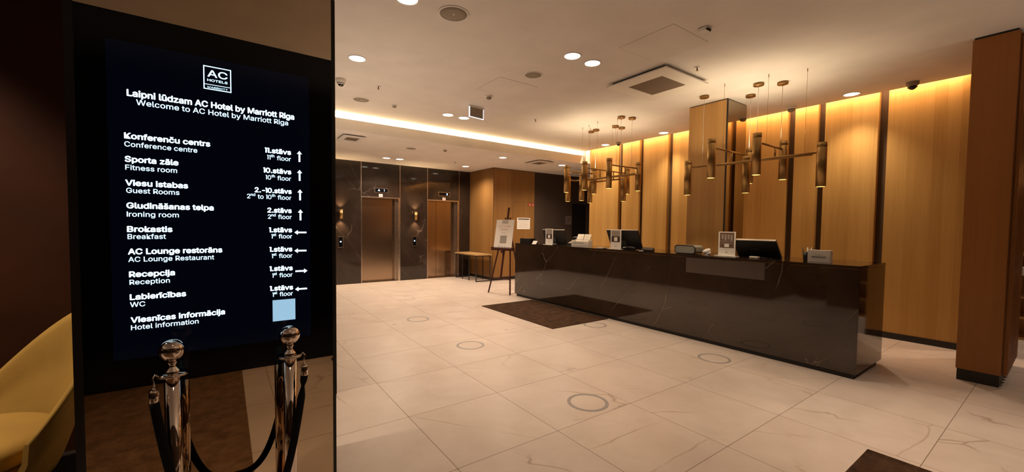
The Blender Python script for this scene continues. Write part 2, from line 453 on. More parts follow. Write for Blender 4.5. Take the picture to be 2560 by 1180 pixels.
# panelled wall
wr = struct_root('wall_right')
struct('backing', MB().box((XW+.09, .70, 0), (XW+.25, 6.93, 3.46)), M_SLOT, wr)
struct('baseboard_right', MB().box((XW-.012, .70, 0), (XW+.088, 6.93, .075)), M_BLACK)
edges = [(.70, 1.535), (1.63, 2.23), (2.318, 2.618), (2.715, 3.40), (3.49, 4.10), (4.19, 4.715), (4.822, 5.402), (5.504, 5.954), (6.055, 6.93)]
for a, b in edges:
    struct('panel', MB().box((XW, a, .075), (XW+.09, b, 3.46), .004), M_OAK, wr)
struct('trim_1', MB().box((XW+.25, 6.90, 0), (XW+.40, 6.93, ZL)), M_BLACK)

# lift wall
wb = struct_root('wall_back')
T = [2.1135-1.3, 2.6985, 3.6619, 4.4106, 5.3575, 5.7057]
def slab(x0, x1, z0, z1): return MB().box((x0, YE, z0), (x1, YE+.12, z1))
struct('marble_panel', slab(.75, T[1], 0, ZL), M_MARB, wb)
struct('marble_panel', slab(T[1], T[2], 2.13, ZL), M_MARB, wb)
struct('marble_panel', slab(T[2], T[3], 0, ZL), M_MARB, wb)
struct('marble_panel', slab(T[3], T[4], 2.13, ZL), M_MARB, wb)
struct('marble_panel', slab(T[4], 6.0, 0, ZL), M_MARB, wb)
for x in T[1:5]: struct('trim_2', MB().box((x-.008, YE-.008, 0), (x+.008, YE+.002, ZL)), M_TRIM)
struct('shaft', MB().box((.75, YE+.32, 0), (6.0, YE+.5, ZL)), M_BLACK, wb)
for i, (a, b, leaves) in enumerate(((T[1], T[2], 1), (T[3], T[4], 2))):
    d = struct_root('door_%d' % (i+1))
    fr = MB(); fr.box((a, YE-.006, 2.10), (b, YE+.20, 2.13)); fr.box((b-.05, YE-.004, 0), (b, YE+.20, 2.10)); fr.box((a, YE-.004, 0), (a+.012, YE+.20, 2.10))
    fr.box((b-.10, YE+.10, 0), (b-.05, YE+.2, 2.10))
    struct('frame', fr, M_TRIM, d)
    xs = [a+.012, b-.05] if leaves == 1 else [a+.012, (a+b)/2-.13, b-.05]
    for p, q in zip(xs, xs[1:]):
        struct('leaf', MB().box((p+.003, YE+.2, .008), (q-.003, YE+.24, 2.10), .003), M_STEEL, d)
    struct('sill', MB().box((a, YE, 0), (b, YE+.24, .007)), M_TRIM, d)

# timber-clad box beside the lifts, dark corridor wall, doorway
BX0, BX1, BY = 5.7057, 7.073, 8.94
wt = struct_root('wall_timber')
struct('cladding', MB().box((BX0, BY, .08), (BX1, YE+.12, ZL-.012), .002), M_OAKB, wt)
struct('plinth', MB().box((BX0+.012, BY+.012, 0), (BX1, YE+.1, .08)), M_BLACK, wt)
gr = MB(); gr.box((6.336, BY-.0015, .08), (6.342, BY+.002, ZL-.012)); gr.box((6.342, BY-.0015, 2.10), (BX1, BY+.002, 2.105)); gr.box((6.70, BY-.0015, .08), (6.704, BY+.002, 2.10))
gr.box((BX0-.002, BY-.002, .08), (BX0+.006, BY+.006, ZL-.012))
struct('seam', gr, M_SLOT, wt)
struct('shadow_gap', MB().box((BX0+.01, BY+.01, ZL-.012), (BX1, YE+.1, ZL)), M_BLACK, wt)
wd = MB(); wd.box((BX1, BY+.02, 0), (8.549, BY+.16, ZL)); wd.box((8.549, BY+.02, 2.14), (9.2, BY+.16, ZL)); wd.box((9.2, BY+.02, 0), (10.4, BY+.16, ZL))
struct('wall_corridor', wd, M_DARKW)
struct('door_3', MB().box((8.549, BY+.09, 0), (9.2, BY+.13, 2.14)), M_BLACK)
struct('wall_corridor_side', MB().box((10.3, .7, 0), (10.4, BY+.02, ZM+.2)), M_DARKW)

# remaining walls
struct('wall_left', MB().box((.63, 3.6, 0), (.75, 10.9, ZM)), plaster('near-black plaster', (.028, .018, .013), .7))
struct('wall_lounge', MB().box((-5, 3.6, 0), (.63, 3.75, ZM)), M_LEATH)
struct('wall_front', MB().box((-5, -1.9, 0), (10.4, -1.8, ZM+.2)), M_DARKW)
struct('wall_far_left', MB().box((-5.1, -1.8, 0), (-5, 3.75, ZM)), M_DARKW)
struct('wall_far_right', MB().box((10.4, -1.8, 0), (10.5, 11, ZM+.2)), M_DARKW)

# oak column behind the counter, with one dark mirrored side
CX0, CX1, CY0, CY1 = 5.7047, 6.2558, 2.9122, 3.4838
co = struct_root('column_oak')
struct('cladding', MB().box((CX0, CY0+.012, .08), (CX1, CY1, ZM-.012), .002), M_OAKD, co)
struct('plinth', MB().box((CX0+.012, CY0+.02, 0), (CX1-.01, CY1-.01, .08)), M_BLACK, co)
struct('mirror_panel', MB().box((CX0+.02, CY0, .08), (CX1, CY0+.0115, ZM-.012)), M_MIRD, co)
struct('edge_strip', MB().box((CX0-.002, CY0-.002, .08), (CX0+.02, CY0+.0115, ZM-.012)), M_BLACK, co)
struct('shadow_gap', MB().box((CX0+.006, CY0+.006, ZM-.012), (CX1-.006, CY1-.006, ZM)), M_BLACK, co)

# pillar at the right with a fluted flank
PX0, PX1, PY0, PY1 = 5.7546, 6.85, .3679, .6505
po = struct_root('pillar')
struct('cladding', MB().box((PX0, PY0, .11), (PX1, PY1, ZM-.02), .002), M_OAKP, po)
struct('plinth', MB().box((PX0+.008, PY0+.008, 0), (PX1-.008, PY1-.008, .11)), M_BLACK, po)
struct('shadow_gap', MB().box((PX0+.01, PY0+.01, ZM-.02), (PX1-.01, PY1-.01, ZM)), M_BLACK, po)
sl = MB()
for k in range(9):
    x = PX0+.06+k*.12
    sl.box((x, PY0-.035, .10), (x+.075, PY0+.001, ZM-.02), .012)
struct('fluting', sl, M_OAKP, po)

# mirrored column carrying the directory
KX0, KX1 = -.4565, .4385
mc = struct_root('column_mirrored')
struct('core', MB().box((KX0, YS+.012, 0), (KX1, 2.75, ZM)), M_BLACK, mc)
struct('mirror_panel', MB().box((KX0+.025, YS, 2.215), (KX1-.014, YS+.0115, ZM)), M_MIRR, mc)
struct('mirror_panel', MB().box((KX0+.025, YS, .02), (KX1-.014, YS+.0115, .785)), M_MIRR, mc)
ed = MB(); ed.box((KX0, YS-.002, 0), (KX0+.025, YS+.0115, ZM)); ed.box((KX1-.014, YS-.002, 0), (KX1, YS+.0115, ZM))
struct('edge_strip', ed, M_BLACK, mc)

# ------------------------------------------------------------------ directory screen
ds = thing('directory_display', 'tall black hotel directory screen with glowing blue-white lettering on mirrored column', 'screen', (0, YS, 1.5))
obj('bezel', MB().box((KX0+.0255, .0, -.7135), (KX1-.0145, .0115, .7135)), M_BEZEL, ds)
scr = obj('screen_panel', MB().box((-.35, -.0012, -.60), (.327, 0, .61)), M_SCREEN, ds)
ROWS = [
 ('H', 'Laipni lūdzam AC Hotel by Marriott Rīga'.replace('ī', 'i'), 1, -.2953, .2653, 1.9086, .0232), ('H', 'Welcome to AC Hotel by Marriott Riga', 0, -.2694, .2403, 1.8785, .0205),
 ('E', 'Konferenču centrs', 1, -.3054, -.0449, 1.7476), ('E', 'Conference centre', 0, -.3054, -.0877, 1.7172),
 ('F', '11.stāvs', 1, .1483, .2512, 1.7466), ('F', '11^th^ floor', 0, .1568, .25, 1.7171),
 ('E', 'Sporta zāle', 1, -.3054, -.148, 1.6596), ('E', 'Fitness room', 0, -.3044, -.1529, 1.6292),
 ('F', '10.stāvs', 1, .1417, .2513, 1.6579), ('F', '10^th^ floor', 0, .1505, .2497, 1.6276),
 ('E', 'Viesu istabas', 1, -.3056, -.1194, 1.5699), ('E', 'Guest Rooms', 0, -.3035, -.147, 1.5418),
 ('F', '2.-10.stāvs', 1, .1084, .252, 1.5686), ('F', '2^nd^ to 10^th^ floor', 0, .0802, .2502, 1.5404),
 ('E', 'Gludināšanas telpa', 1, -.3039, -.0371, 1.4834), ('E', 'Ironing room', 0, -.3036, -.1502, 1.4514),
 ('F', '2.stāvs', 1, .1552, .2512, 1.4807), ('F', '2^nd^ floor', 0, .1571, .2509, 1.4526),
 ('E', 'Brokastis', 1, -.304, -.1708, 1.393), ('E', 'Breakfast', 0, -.3029, -.1913, 1.3653),
 ('F', '1.stāvs', 1, .1609, .2522, 1.3921), ('F', '1^st^ floor', 0, .1696, .252, 1.3639),
 ('E', 'AC Lounge restorāns', 1, -.3031, -.0101, 1.3066), ('E', 'AC Lounge Restaurant', 0, -.3025, -.0383, 1.2774),
 ('F', '1.stāvs', 1, .1616, .2524, 1.3042), ('F', '1^st^ floor', 0, .17, .2522, 1.2749),
 ('E', 'Recepcija', 1, -.3016, -.166, 1.2188), ('E', 'Reception', 0, -.3007, -.1822, 1.1893),
 ('F', '1.stāvs', 1, .1612, .2535, 1.2166), ('F', '1^st^ floor', 0, .1713, .2522, 1.1865),
 ('E', 'Labierīcības', 1, -.3011, -.1323, 1.1306), ('E', 'WC', 0, -.3008, -.2572, 1.1026),
 ('F', '1.stāvs', 1, .161, .254, 1.1269), ('F', '1^st^ floor', 0, .1713, .2528, 1.0992),
 ('E', 'Viesnīcas informācija', 1, -.3003, -.0043, 1.0414), ('E', 'Hotel information', 0, -.2997, -.0938, 1.013)]
def screen_obj(name, mb, z, x, material):
    mb.bm.transform(Matrix.Translation((x, -.0022, z-1.5)) @ UPRIGHT_Y)
    return obj(name, mb, material, scr)
for row in ROWS:
    kind, s, b, x0, x1, z = row[:6]
    cap = row[6] if len(row) > 6 else {('E', 1): .0208, ('E', 0): .0186, ('F', 1): .0205, ('F', 0): .0186}[(kind, b)]
    screen_obj('text_line', text_mesh(s, cap/CAP, .027 if b else .009, x1-x0), z, x0, M_TEXT2 if b else M_TEXT)
def arrow(L, vertical):
    pts = [(-L/2, -.0035), (L/2-.014, -.0035), (L/2-.014, -.0105), (L/2, 0), (L/2-.014, .0105), (L/2-.014, .0035), (-L/2, .0035)]
    return pts
for x, z, ang in ((.285, 1.743, 90), (.2851, 1.6557, 90), (.2861, 1.5656, 90), (.287, 1.4727, 90), (.2865, 1.391, 180), (.286, 1.3058, 180), (.2893, 1.2104, 0), (.2872, 1.1262, 180)):
    mb = MB(); bm = mb.bm; vs = [bm.verts.new((px, pz, 0)) for px, pz in arrow(.05, 0)]; bm.faces.new(vs)
    bm.transform(Matrix.Rotation(math.radians(ang), 4, 'Z')); screen_obj('direction_arrow', mb, z, x, M_TEXT2)
screen_obj('code_tile', MB().box((-.0455, -.0485, 0), (.0455, .0485, .0004)), 1.0345, .2168, mat('blank lit tile', (0, 0, 0), .5, emit=(.45, .75, 1.0), estr=.5))
# badge at the head of the screen
lg = MB()
LX0, LX1, LZ0, LZ1, LD = -.0637, .030, 1.9822, 2.0772, 2.0025
for a in ((LX0, LZ0, LX1, LZ0+.0035), (LX0, LZ1-.0035, LX1, LZ1), (LX0, LZ0, LX0+.0035, LZ1), (LX1-.0035, LZ0, LX1, LZ1), (LX0, LD-.001, LX1, LD+.001)):
    lg.box((a[0], -.0028, a[1]-1.5), (a[2], -.0018, a[3]-1.5))
obj('badge_frame', lg, M_TEXT, scr)
screen_obj('badge_text', text_mesh('AC', .027/CAP, .012, .068), 2.0345, -.0505, M_TEXT)
screen_obj('badge_text', text_mesh('HOTELS', .0092/CAP, .015, .0685), 2.0158, -.0512, M_TEXT)
screen_obj('badge_text', text_mesh('MARRIOTT', .0075/CAP, .006, .0675), 1.988, -.0505, M_TEXT)

# ------------------------------------------------------------------ barrier posts and rope
def post(x, y, label):
    p = thing('barrier_post', label, 'barrier post', (x, y, 0), 0, 'chrome barrier posts')
    obj('base', MB().lathe([(0, 0), (.16, 0), (.16, .012), (.13, .03), (.04, .045), (.03, .06), (0, .06)]), M_CHROME, p)
    obj('tube', MB().lathe([(0, .05), (.0255, .05), (.0255, .868), (0, .868)]), M_CHROME, p)
    obj('collar', MB().lathe([(0, .866), (.026, .866), (.045, .868), (.046, .873), (.044, .877), (0, .878)]), M_CHROME, p)
    obj('finial', MB().lathe([(0, .876), (.026, .877), (.023, .886), (.012, .899), (.0105, .908), (.015, .914), (.0155, .919), (.011, .923), (.018, .9265)] +
        [(.040*math.sin(a), .9605-.0395*math.cos(a)) for a in [math.radians(v) for v in range(30, 181, 10)]], seg=40), M_CHROME, p)
    return p
post(-.164, 1.93, 'chrome barrier post with ball top, nearer the yellow armchair')
post(.217, 1.93, 'chrome barrier post with ball top, nearer the column edge and lobby')
rope = thing('barrier_rope', 'black velvet rope sagging between the two chrome barrier posts', 'rope', (.0265, 1.90, 0))
def hookpath(s):     # from collar rim down to the sleeve
    return [(s*(.1905+.035), .012, .872), (s*(.1905+.047), .006, .884), (s*(.1905+.053), 0, .872), (s*(.1905+.048), 0, .850), (s*(.1905+.050), 0, .836)]
for s in (-1, 1):
    h = MB().tube(hookpath(s), .0032, 8)
    h.sphere((s*.2405, 0, .833), .0075, 12)
    obj('hook', h, M_CHROME, rope)
    obj('sleeve', MB().lathe([(0, 0), (.0135, 0), (.0145, .004), (.0145, .04), (.010, .047), (0, .047)], (s*.2405, 0, .785)), M_CHROME, rope)
# dense sampling near the ends so that the pinch of the right end shows
dense, drad = [], []
for i in range(161):
    t = i/160; u = 2*t-1; x = -.2405+.481*t; z = .20+.588*(abs(u)**3.2); y = -.02*(1-u*u)
    d = .788-z
    r = .0150
    if u > 0: r = .0150-.0088*math.exp(-((d-.050)/.020)**2)
    dense.append((x, y, z)); drad.append(r)
obj('cord', MB().tube(dense, drad, 14), M_ROPE, rope)

# ------------------------------------------------------------------ yellow armchair
ac = thing('armchair', 'mustard yellow tub armchair beside the directory column', 'armchair', (-1.02, 2.96, 0))
def chair_shell(inner):
    bm = bmesh.new(); A, Bn = 40, 14
    grid = []
    back = math.radians(30)
    for i in range(A+1):
        th = math.radians(-76+171*i/A); ang = back+th
        c = max(0.0, math.cos(th*90/97))
        rim = .30+.66*c**1.35
        col_ = []
        for j in range(Bn+1):
            v = j/Bn; z = .20+(rim-.20)*v
            rr = .27+.12*min(1, v*1.6)**.8+.09*c*v**2
            if not inner: rr += .03+.015*(1-v)
            if inner and j == Bn: rr += .006
            col_.append(bm.verts.new((rr*math.cos(ang), rr*math.sin(ang), z)))
        grid.append(col_)
    return bm, grid, A, Bn
bm = bmesh.new()
bI, gI, A_, B_ = chair_shell(True); bO, gO, _, _ = chair_shell(False)
VI = [[bm.verts.new(v.co) for v in c] for c in gI]; VO = [[bm.verts.new(v.co) for v in c] for c in gO]
bI.free(); bO.free()
for i in range(A_):
    for j in range(B_):
        bm.faces.new((VI[i][j], VI[i][j+1], VI[i+1][j+1], VI[i+1][j])).smooth = True
        bm.faces.new((VO[i][j], VO[i+1][j], VO[i+1][j+1], VO[i][j+1])).smooth = True
    bm.faces.new((VI[i][B_], VO[i][B_], VO[i+1][B_], VI[i+1][B_])).smooth = True
    bm.faces.new((VI[i][0], VI[i+1][0], VO[i+1][0], VO[i][0])).smooth = True
for i in (0, A_):
    for j in range(B_):
        f = bm.faces.new((VI[i][j], VO[i][j], VO[i][j+1], VI[i][j+1]))
bmesh.ops.recalc_face_normals(bm, faces=bm.faces[:])
mb = MB(); mb.bm.free(); mb.bm = bm
obj('shell', mb, M_YEL, ac)
obj('seat_cushion', MB().lathe([(0, .30), (.28, .30), (.322, .33), (.334, .37), (.322, .405), (.28, .425), (.17, .432), (0, .434)], seg=48), M_YEL, ac)
obj('seat_base', MB().lathe([(0, .19), (.26, .19), (.29, .24), (.30, .30), (0, .30)], seg=36), M_YEL, ac)
for a in (45, 135, 225, 315):
    x, y = math.cos(math.radians(a)), math.sin(math.radians(a))
    obj('leg', MB().cyl((x*.20, y*.20, .19), (x*.27, y*.27, 0), .016, 12, .011), M_IRON, ac)

# ------------------------------------------------------------------ rugs and floor stickers
tag(obj('rug', MB().box((3.712, 4.245, 0), (4.861, 6.175, .008), .002), M_RUG), 'large dark brown rug at the foot of the reception counter', 'rug')
tag(obj('rug', MB().box((.9, -.35, 0), (3.39, .75, .008), .002), M_RUG), 'dark brown rug in the near foreground, only one corner showing', 'rug')
tag(obj('rug', MB().box((-1.9, -.5, 0), (.118, 1.62, .008), .002), carpet('mottled brown rug', (.11, .062, .032), (.22, .13, .07))), 'mottled brown rug seen mirrored in the column behind the barrier posts', 'rug')
def ring(x, y, label):
    mb = MB(); mb.lathe([(.140, 0), (.140, .0012), (.168, .0012), (.168, 0)], (0, 0, 0), 64, smooth=False)
    o = obj('floor_sticker', mb, M_RING); o.location = (x, y, 0.0002)
    return tag(o, label, 'floor sticker', 'grey ring stickers on the floor')
ring(2.378, 5.828, 'grey ring sticker on the tiles, closest to the lifts')
ring(2.378, 4.207, 'grey ring sticker on the tiles, middle one of the row leading to the lifts')
ring(2.396, 2.290, 'grey ring sticker on the tiles, largest and nearest the camera')
ring(4.373, 2.296, 'grey ring sticker beside the near half of the counter front')
ring(4.400, 4.090, 'grey ring sticker by the rug corner, partly touching the rug')

# ------------------------------------------------------------------ reception counter
KX, KXE, KY0, KY1, KZ = 4.863, 5.713, 1.187, 6.766, 1.092
ct = thing('reception_counter', 'long polished dark brown marble reception counter', 'reception counter', ((KX+KXE)/2, (KY0+KY1)/2, 0))
def rel(a, b): return tuple((a[i]-ct.location[i], b[i]-ct.location[i]) for i in range(3))
def cbox(mb, a, b, bevel=0):
    L = ct.location; return mb.box([a[i]-L[i] for i in range(3)], [b[i]-L[i] for i in range(3)], bevel)
obj('front_panel', cbox(MB(), (KX, KY0, .05), (KX+.03, KY1, KZ-.032), .002), M_MARBC, ct)
obj('end_panel', cbox(MB(), (KX+.03, KY0, .05), (KXE, KY0+.03, KZ-.032), .002), M_MARBC, ct)
obj('end_panel', cbox(MB(), (KX+.03, KY1-.03, .05), (KXE, KY1, KZ-.032), .002), M_MARBC, ct)
obj('worktop', cbox(MB(), (KX-.002, KY0-.002, KZ-.030), (KXE, KY1+.002, KZ), .003), M_MARBC, ct)
obj('plinth', cbox(MB(), (KX+.03, KY0+.03, 0), (KXE-.04, KY1-.03, .05)), M_BLACK, ct)
obj('desk_shelf', cbox(MB(), (KX+.03, KY0+.03, .72), (KXE-.02, KY1-.03, .75)), M_PLASTB, ct)
obj('inset_panel', cbox(MB(), (KX-.003, 2.014, .864), (KX+.002, 2.958, KZ-.034), .001), M_GREYP, ct)

# things on the counter --------------------------------------------
def flat_text(mb, M): mb.bm.transform(M); return mb
def sign_holder(y, x, label, rot=0.0, dark=True):
    h = thing('sign_holder', label, 'sign stand', (x, y, KZ), rot, 'clear sign stands on the counter')
    w, H = .105, .305
    obj('base_plate', MB().box((-.05, -.135, 0), (.05, .135, .008), .002), M_WHITE, h)
    obj('sheet', MB().box((-.003, -w, .008), (.003, w, H), .001), M_PAPER, h)
    if dark:
        obj('picture', MB().box((-.0042, -w+.022, .205), (-.003, w-.022, H-.012)), M_PRINTG, h)
        obj('caption_block', MB().box((-.0042, -w+.022, .115), (-.003, w-.022, .205)), M_PRINTD, h)
        obj('blank_tile', MB().box((-.0048, -.032, .13), (-.0042, .032, .19)), M_PAPER, h)
    else:
        obj('picture', MB().box((-.0042, -w+.018, .105), (-.003, w-.018, H-.012)), M_PRINTB, h)
        g = MB()
        for k in range(4): g.box((-.0046, -.07+.037*k, .20+.01*(k % 2)), (-.0042, -.045+.037*k, .27))
        g.box((-.0046, -.08, .185), (-.0042, .08, .192)); g.box((-.0046, -.07, .16), (-.0042, .07, .166))
        obj('picture_detail', g, M_PRINTG, h)
        obj('blank_tile', MB().box((-.0048, -.028, .115), (-.0042, .028, .155)), M_PAPER, h)
    obj('small_print', MB().box((-.0040, -.03, .085), (-.003, .03, .088)), M_PRINTG, h)
    obj('footer_mark', MB().prism([(-.0040, -.02, .05), (-.0040, 0, .043), (-.0040, .02, .05), (-.0040, 0, .057)], (.001, 0, 0)), M_PRINTG, h)
    return h
sign_holder(5.80, 4.955, 'white sign stand in front of the monitor nearest the lifts')
sign_holder(4.205, 4.955, 'white sign stand in front of the middle monitor')
sign_holder(2.535, 5.05, 'white sign stand with brown photograph, beside the monitor closest to the camera', 0, False)

def monitor(y0, y1, xt, zt, xb, zb, label):
    mo = thing('monitor', label, 'monitor', (xb, (y0+y1)/2, KZ), 0, 'computer monitors on the counter')
    h = (y1-y0)/2; dx, dz = xt-xb, zt-zb
    L = math.hypot(dx, dz); u = Vector((dx/L, 0, dz/L)); nrm = Vector((-u.z, 0, u.x))   # toward the guests
    o = Vector((0, 0, zb-KZ))
    def slabp(lo, hi, ya, yb, n0, n1): 
        pts = [o+u*lo+nrm*n0, o+u*hi+nrm*n0, o+u*hi+nrm*n1, o+u*lo+nrm*n1]
        return MB().prism([Vector((p.x, ya, p.z)) for p in pts], (0, yb-ya, 0))
    obj('casing', slabp(0, L, -h, h, -.012, .012), M_PLASTM, mo)
    obj('display', slabp(.012, L-.012, -h+.012, h-.012, -.0135, -.012), M_BEZEL, mo)
    obj('top_edge', slabp(L, L+.006, -h, h, -.012, .012), mat('silver monitor edge', (.55, .48, .42), .35), mo)
    obj('hinge', slabp(.05, .15, -.05, .05, .012, .03), M_PLASTB, mo)
    st = MB().bar(o+u*.10+nrm*.02, Vector((.05, 0, .012)), .05, .02)
    obj('stand', st, M_PLASTB, mo)
    obj('foot', MB().box((-.06, -.10, 0), (.12, .10, .012), .003), M_PLASTB, mo)
    return mo
monitor(5.504, 6.12, 5.063, 1.376, 5.15, 1.105, 'tilted black monitor on the counter, nearest the lifts')
monitor(3.846, 4.45, 5.02, 1.394, 5.15, 1.105, 'tilted black monitor in the middle of the counter')
monitor(1.996, 2.48, 5.07, 1.3035, 5.25, 1.10, 'tilted black monitor near the close end of the counter')

tag(obj('card_box', MB().box((4.95, 6.37, KZ), (5.08, 6.72, KZ+.10), .004), M_PLASTB), 'black box at the far end of the counter', 'box')
cs = thing('tent_card', 'small white tent card beside the black box', 'card', (4.95, 6.22, KZ))
cs1 = MB().prism([(-.03, -.065, 0), (.012, -.065, .062), (.016, -.065, .062), (.035, -.065, 0), (.031, -.065, 0), (.014, -.065, .057), (-.026, -.065, 0)], (0, .13, 0))
obj('folded_card', cs1, M_PAPER, cs)
ph = thing('desk_phone', 'black desk phone behind the white brochure box', 'phone', (5.42, 5.62, KZ))
obj('body', MB().prism([(-.09, -.09, 0), (.09, -.09, 0), (.09, -.09, .085), (.06, -.09, .09), (-.09, -.09, .03)], (0, .18, 0)), M_PLASTB, ph)
obj('handset', MB().tube([(.07, -.10, .10), (.065, -.09, .125), (.06, -.04, .14), (.06, .04, .14), (.065, .09, .125), (.07, .10, .10)], [.02, .022, .014, .014, .022, .02], 10), M_PLASTB, ph)
obj('keypad', MB().prism([(-.08, -.02, .036), (.02, -.02, .072), (.02, -.02, .076), (-.08, -.02, .040)], (0, .09, 0)), M_GREYD, ph)
br = thing('brochure_box', 'white brochure box with dark lettering on counter', 'brochure holder', (4.93, 4.967, KZ))
bb = MB(); bb.box((-.003, -.203, 0), (.003, .203, .10)); bb.box((.003, -.203, 0), (.09, -.198, .115)); bb.box((.003, .198, 0), (.09, .203, .115)); bb.box((.087, -.203, 0), (.09, .203, .13)); bb.box((.003, -.198, 0), (.087, .198, .004)); bb.box((.003, -.09, .004), (.087, -.086, .10))
obj('box', bb, M_WHITE, br)
tx = text_mesh('MARRIOTT BONVOY', .016/CAP, .012, .27); tx.bm.transform(Matrix.Translation((-.0035, .175, .058)) @ UPRIGHT_X)
obj('lettering', tx, mat('dark brown ink', (.08, .05, .03), .6), br)
def booklet(y, label):
    b = thing('booklet', label, 'booklet', (4.965, y, KZ+.004), 0, 'white booklets in the brochure box')
    o = MB().prism([(0, -.075, .004), (.10, -.075, .215), (.106, -.075, .212), (.006, -.075, .001)], (0, .15, 0)); obj('pages', o, M_PAPER, b)
    ln = MB()
    for k in range(4):
        t = .55+.1*k
        ln.prism([(.10*t-.0012, -.05, .004+.211*t), (.10*(t+.02)-.0012, -.05, .004+.211*(t+.02)), (.10*(t+.02)-.0002, -.05, .004+.211*(t+.02)), (.10*t-.0002, -.05, .004+.211*t)], (0, .10, 0))
    obj('print', ln, mat('faint grey ink', (.6, .56, .5), .8), b)
booklet(5.065, 'white booklet in the brochure box, toward the lifts')
booklet(4.90, 'white booklet in the brochure box, toward the near end of counter')
tag(obj('note_pad', MB().box((4.92, 4.47, KZ), (5.00, 4.58, KZ+.014), .002), M_PAPER), 'small white pad of notes beside the middle sign stand', 'note pad')
tag(obj('pen', MB().cyl((4.93, 4.36, KZ+.008), (4.97, 4.46, KZ+.008), .007, 10), M_PLASTB), 'dark pen lying between the white pad and middle sign stand', 'pen')
tag(obj('computer_mouse', MB().sphere((0, 0, 0), .035, 20, (.9, 1.7, .55)), M_PLASTB), 'black computer mouse in front of the monitor nearest the lifts', 'mouse').location = (4.92, 5.60, KZ+.018)
ps = thing('card_terminal', 'black card payment terminal beside the middle monitor', 'card terminal', (5.02, 3.68, KZ), math.radians(12))
obj('body', MB().prism([(-.04, -.10, 0), (.04, -.10, 0), (.04, -.10, .035), (.02, -.10, .055), (-.04, -.10, .022)], (0, .17, 0)), M_PLASTB, ps)
obj('paper_slip', MB().box((-.055, .03, 0), (-.042, .10, .012), .003), M_WHITE, ps)
hs = thing('handset_cradle', 'black curved handset lying in front of the middle monitor', 'phone', (4.96, 3.95, KZ))
obj('handset', MB().tube([(0, -.11, .02), (0, -.08, .035), (0, 0, .045), (0, .08, .035), (0, .11, .02)], [.02, .022, .013, .022, .02], 10), M_PLASTB, hs)
obj('white_button', MB().box((-.03, .05, .036), (-.016, .10, .044), .002), M_WHITE, hs)

pu = thing('zip_pouch', 'grey zipped fabric pouch with dark piping on counter', 'pouch', (5.06, 3.08, KZ+.006))
def rrect(w, h, r, n=6):
    pts = []
    for cx, cz, a0 in ((w-r, h-r, 0), (-w+r, h-r, 90), (-w+r, r, 180), (w-r, r, 270)):
        for k in range(n+1):
            a = math.radians(a0+90*k/n); pts.append((cx+r*math.cos(a), cz+r*math.sin(a)))
    return pts
pr = rrect(.145, .105, .035)
obj('body', MB().prism([(-.04, y, z) for y, z in pr], (.20, 0, 0)), M_POUCH, pu)
obj('piping', MB().tube([(-.041, y, z) for y, z in pr+pr[:1]], .006, 8), M_PLASTB, pu)
obj('zip', MB().tube([(-.02, -.146, .03), (-.02, -.146, .075), (-.02, -.10, .107), (-.02, .09, .107), (-.02, .146, .075)], .004, 6), M_PLASTB, pu)
ti = MB()
b2 = bmesh.new(); bmesh.ops.create_icosphere(b2, subdivisions=3, radius=.045)
for v in b2.verts:
    k = 1+.22*math.sin(v.co.x*70+1.3)*math.cos(v.co.y*60)+.16*math.sin(v.co.z*75+v.co.y*50)
    v.co = Vector((v.co.x*k*.7, v.co.y*k*1.25, max(-.03, v.co.z*k*.95+.25*abs(v.co.y))))
mn = min(v.co.z for v in b2.verts)
b2.transform(Matrix.Translation((5.10, 2.81, KZ-mn))); ti._merge(b2)
tag(obj('tissue', ti, M_PAPER), 'crumpled white tissue beside the grey pouch', 'tissue')
dv = thing('desk_device', 'small white device in front of the close monitor', 'device', (5.03, 2.20, KZ))
obj('body', MB().box((-.03, -.05, 0), (.03, .05, .022), .006), M_WHITE, dv)
obj('cable', MB().tube([(.02, -.05, .012), (.03, -.10, .006), (.08, -.15, .006), (.16, -.17, .006)], .004, 6), M_PLASTB, dv)
cu = thing('pen_cup', 'black pen cup behind the white card box', 'pen cup', (5.17, 1.72, KZ))
obj('cup', MB().lathe([(0, 0), (.035, 0), (.045, .10), (.041, .10), (.032, .006), (0, .006)], seg=24), M_PLASTB, cu)
for k, (a, lean) in enumerate(((20, .02), (110, .035), (200, .03), (290, .03), (330, .045))):
    x, y = math.cos(math.radians(a)), math.sin(math.radians(a))
    obj('pen', MB().cyl((x*.012, y*.012, .008), (x*(.03+lean*.4), y*(.03+lean*.5), .145), .0045, 8), M_PLASTB if k % 2 else M_WHITE, cu)
wb_ = thing('card_box', 'white card box with grey lettering near the close end of counter', 'box', (5.06, 1.575, KZ))
obj('box', MB().box((-.02, -.10, 0), (.05, .10, .128), .002), M_WHITE, wb_)
t1 = text_mesh('BONVOY', .015/CAP, .02, .125); t1.bm.transform(Matrix.Translation((-.0205, .06, .048)) @ UPRIGHT_X); obj('lettering', t1, M_PRINTG, wb_)
t2 = text_mesh('MARRIOTT', .007/CAP, .01, .07); t2.bm.transform(Matrix.Translation((-.0205, .035, .074)) @ UPRIGHT_X); obj('lettering', t2, M_PRINTG, wb_)

# ------------------------------------------------------------------ easel and poster
ez = thing('easel', 'dark red-brown wooden easel standing at the far end of counter', 'easel', (4.80, 7.06, 0))
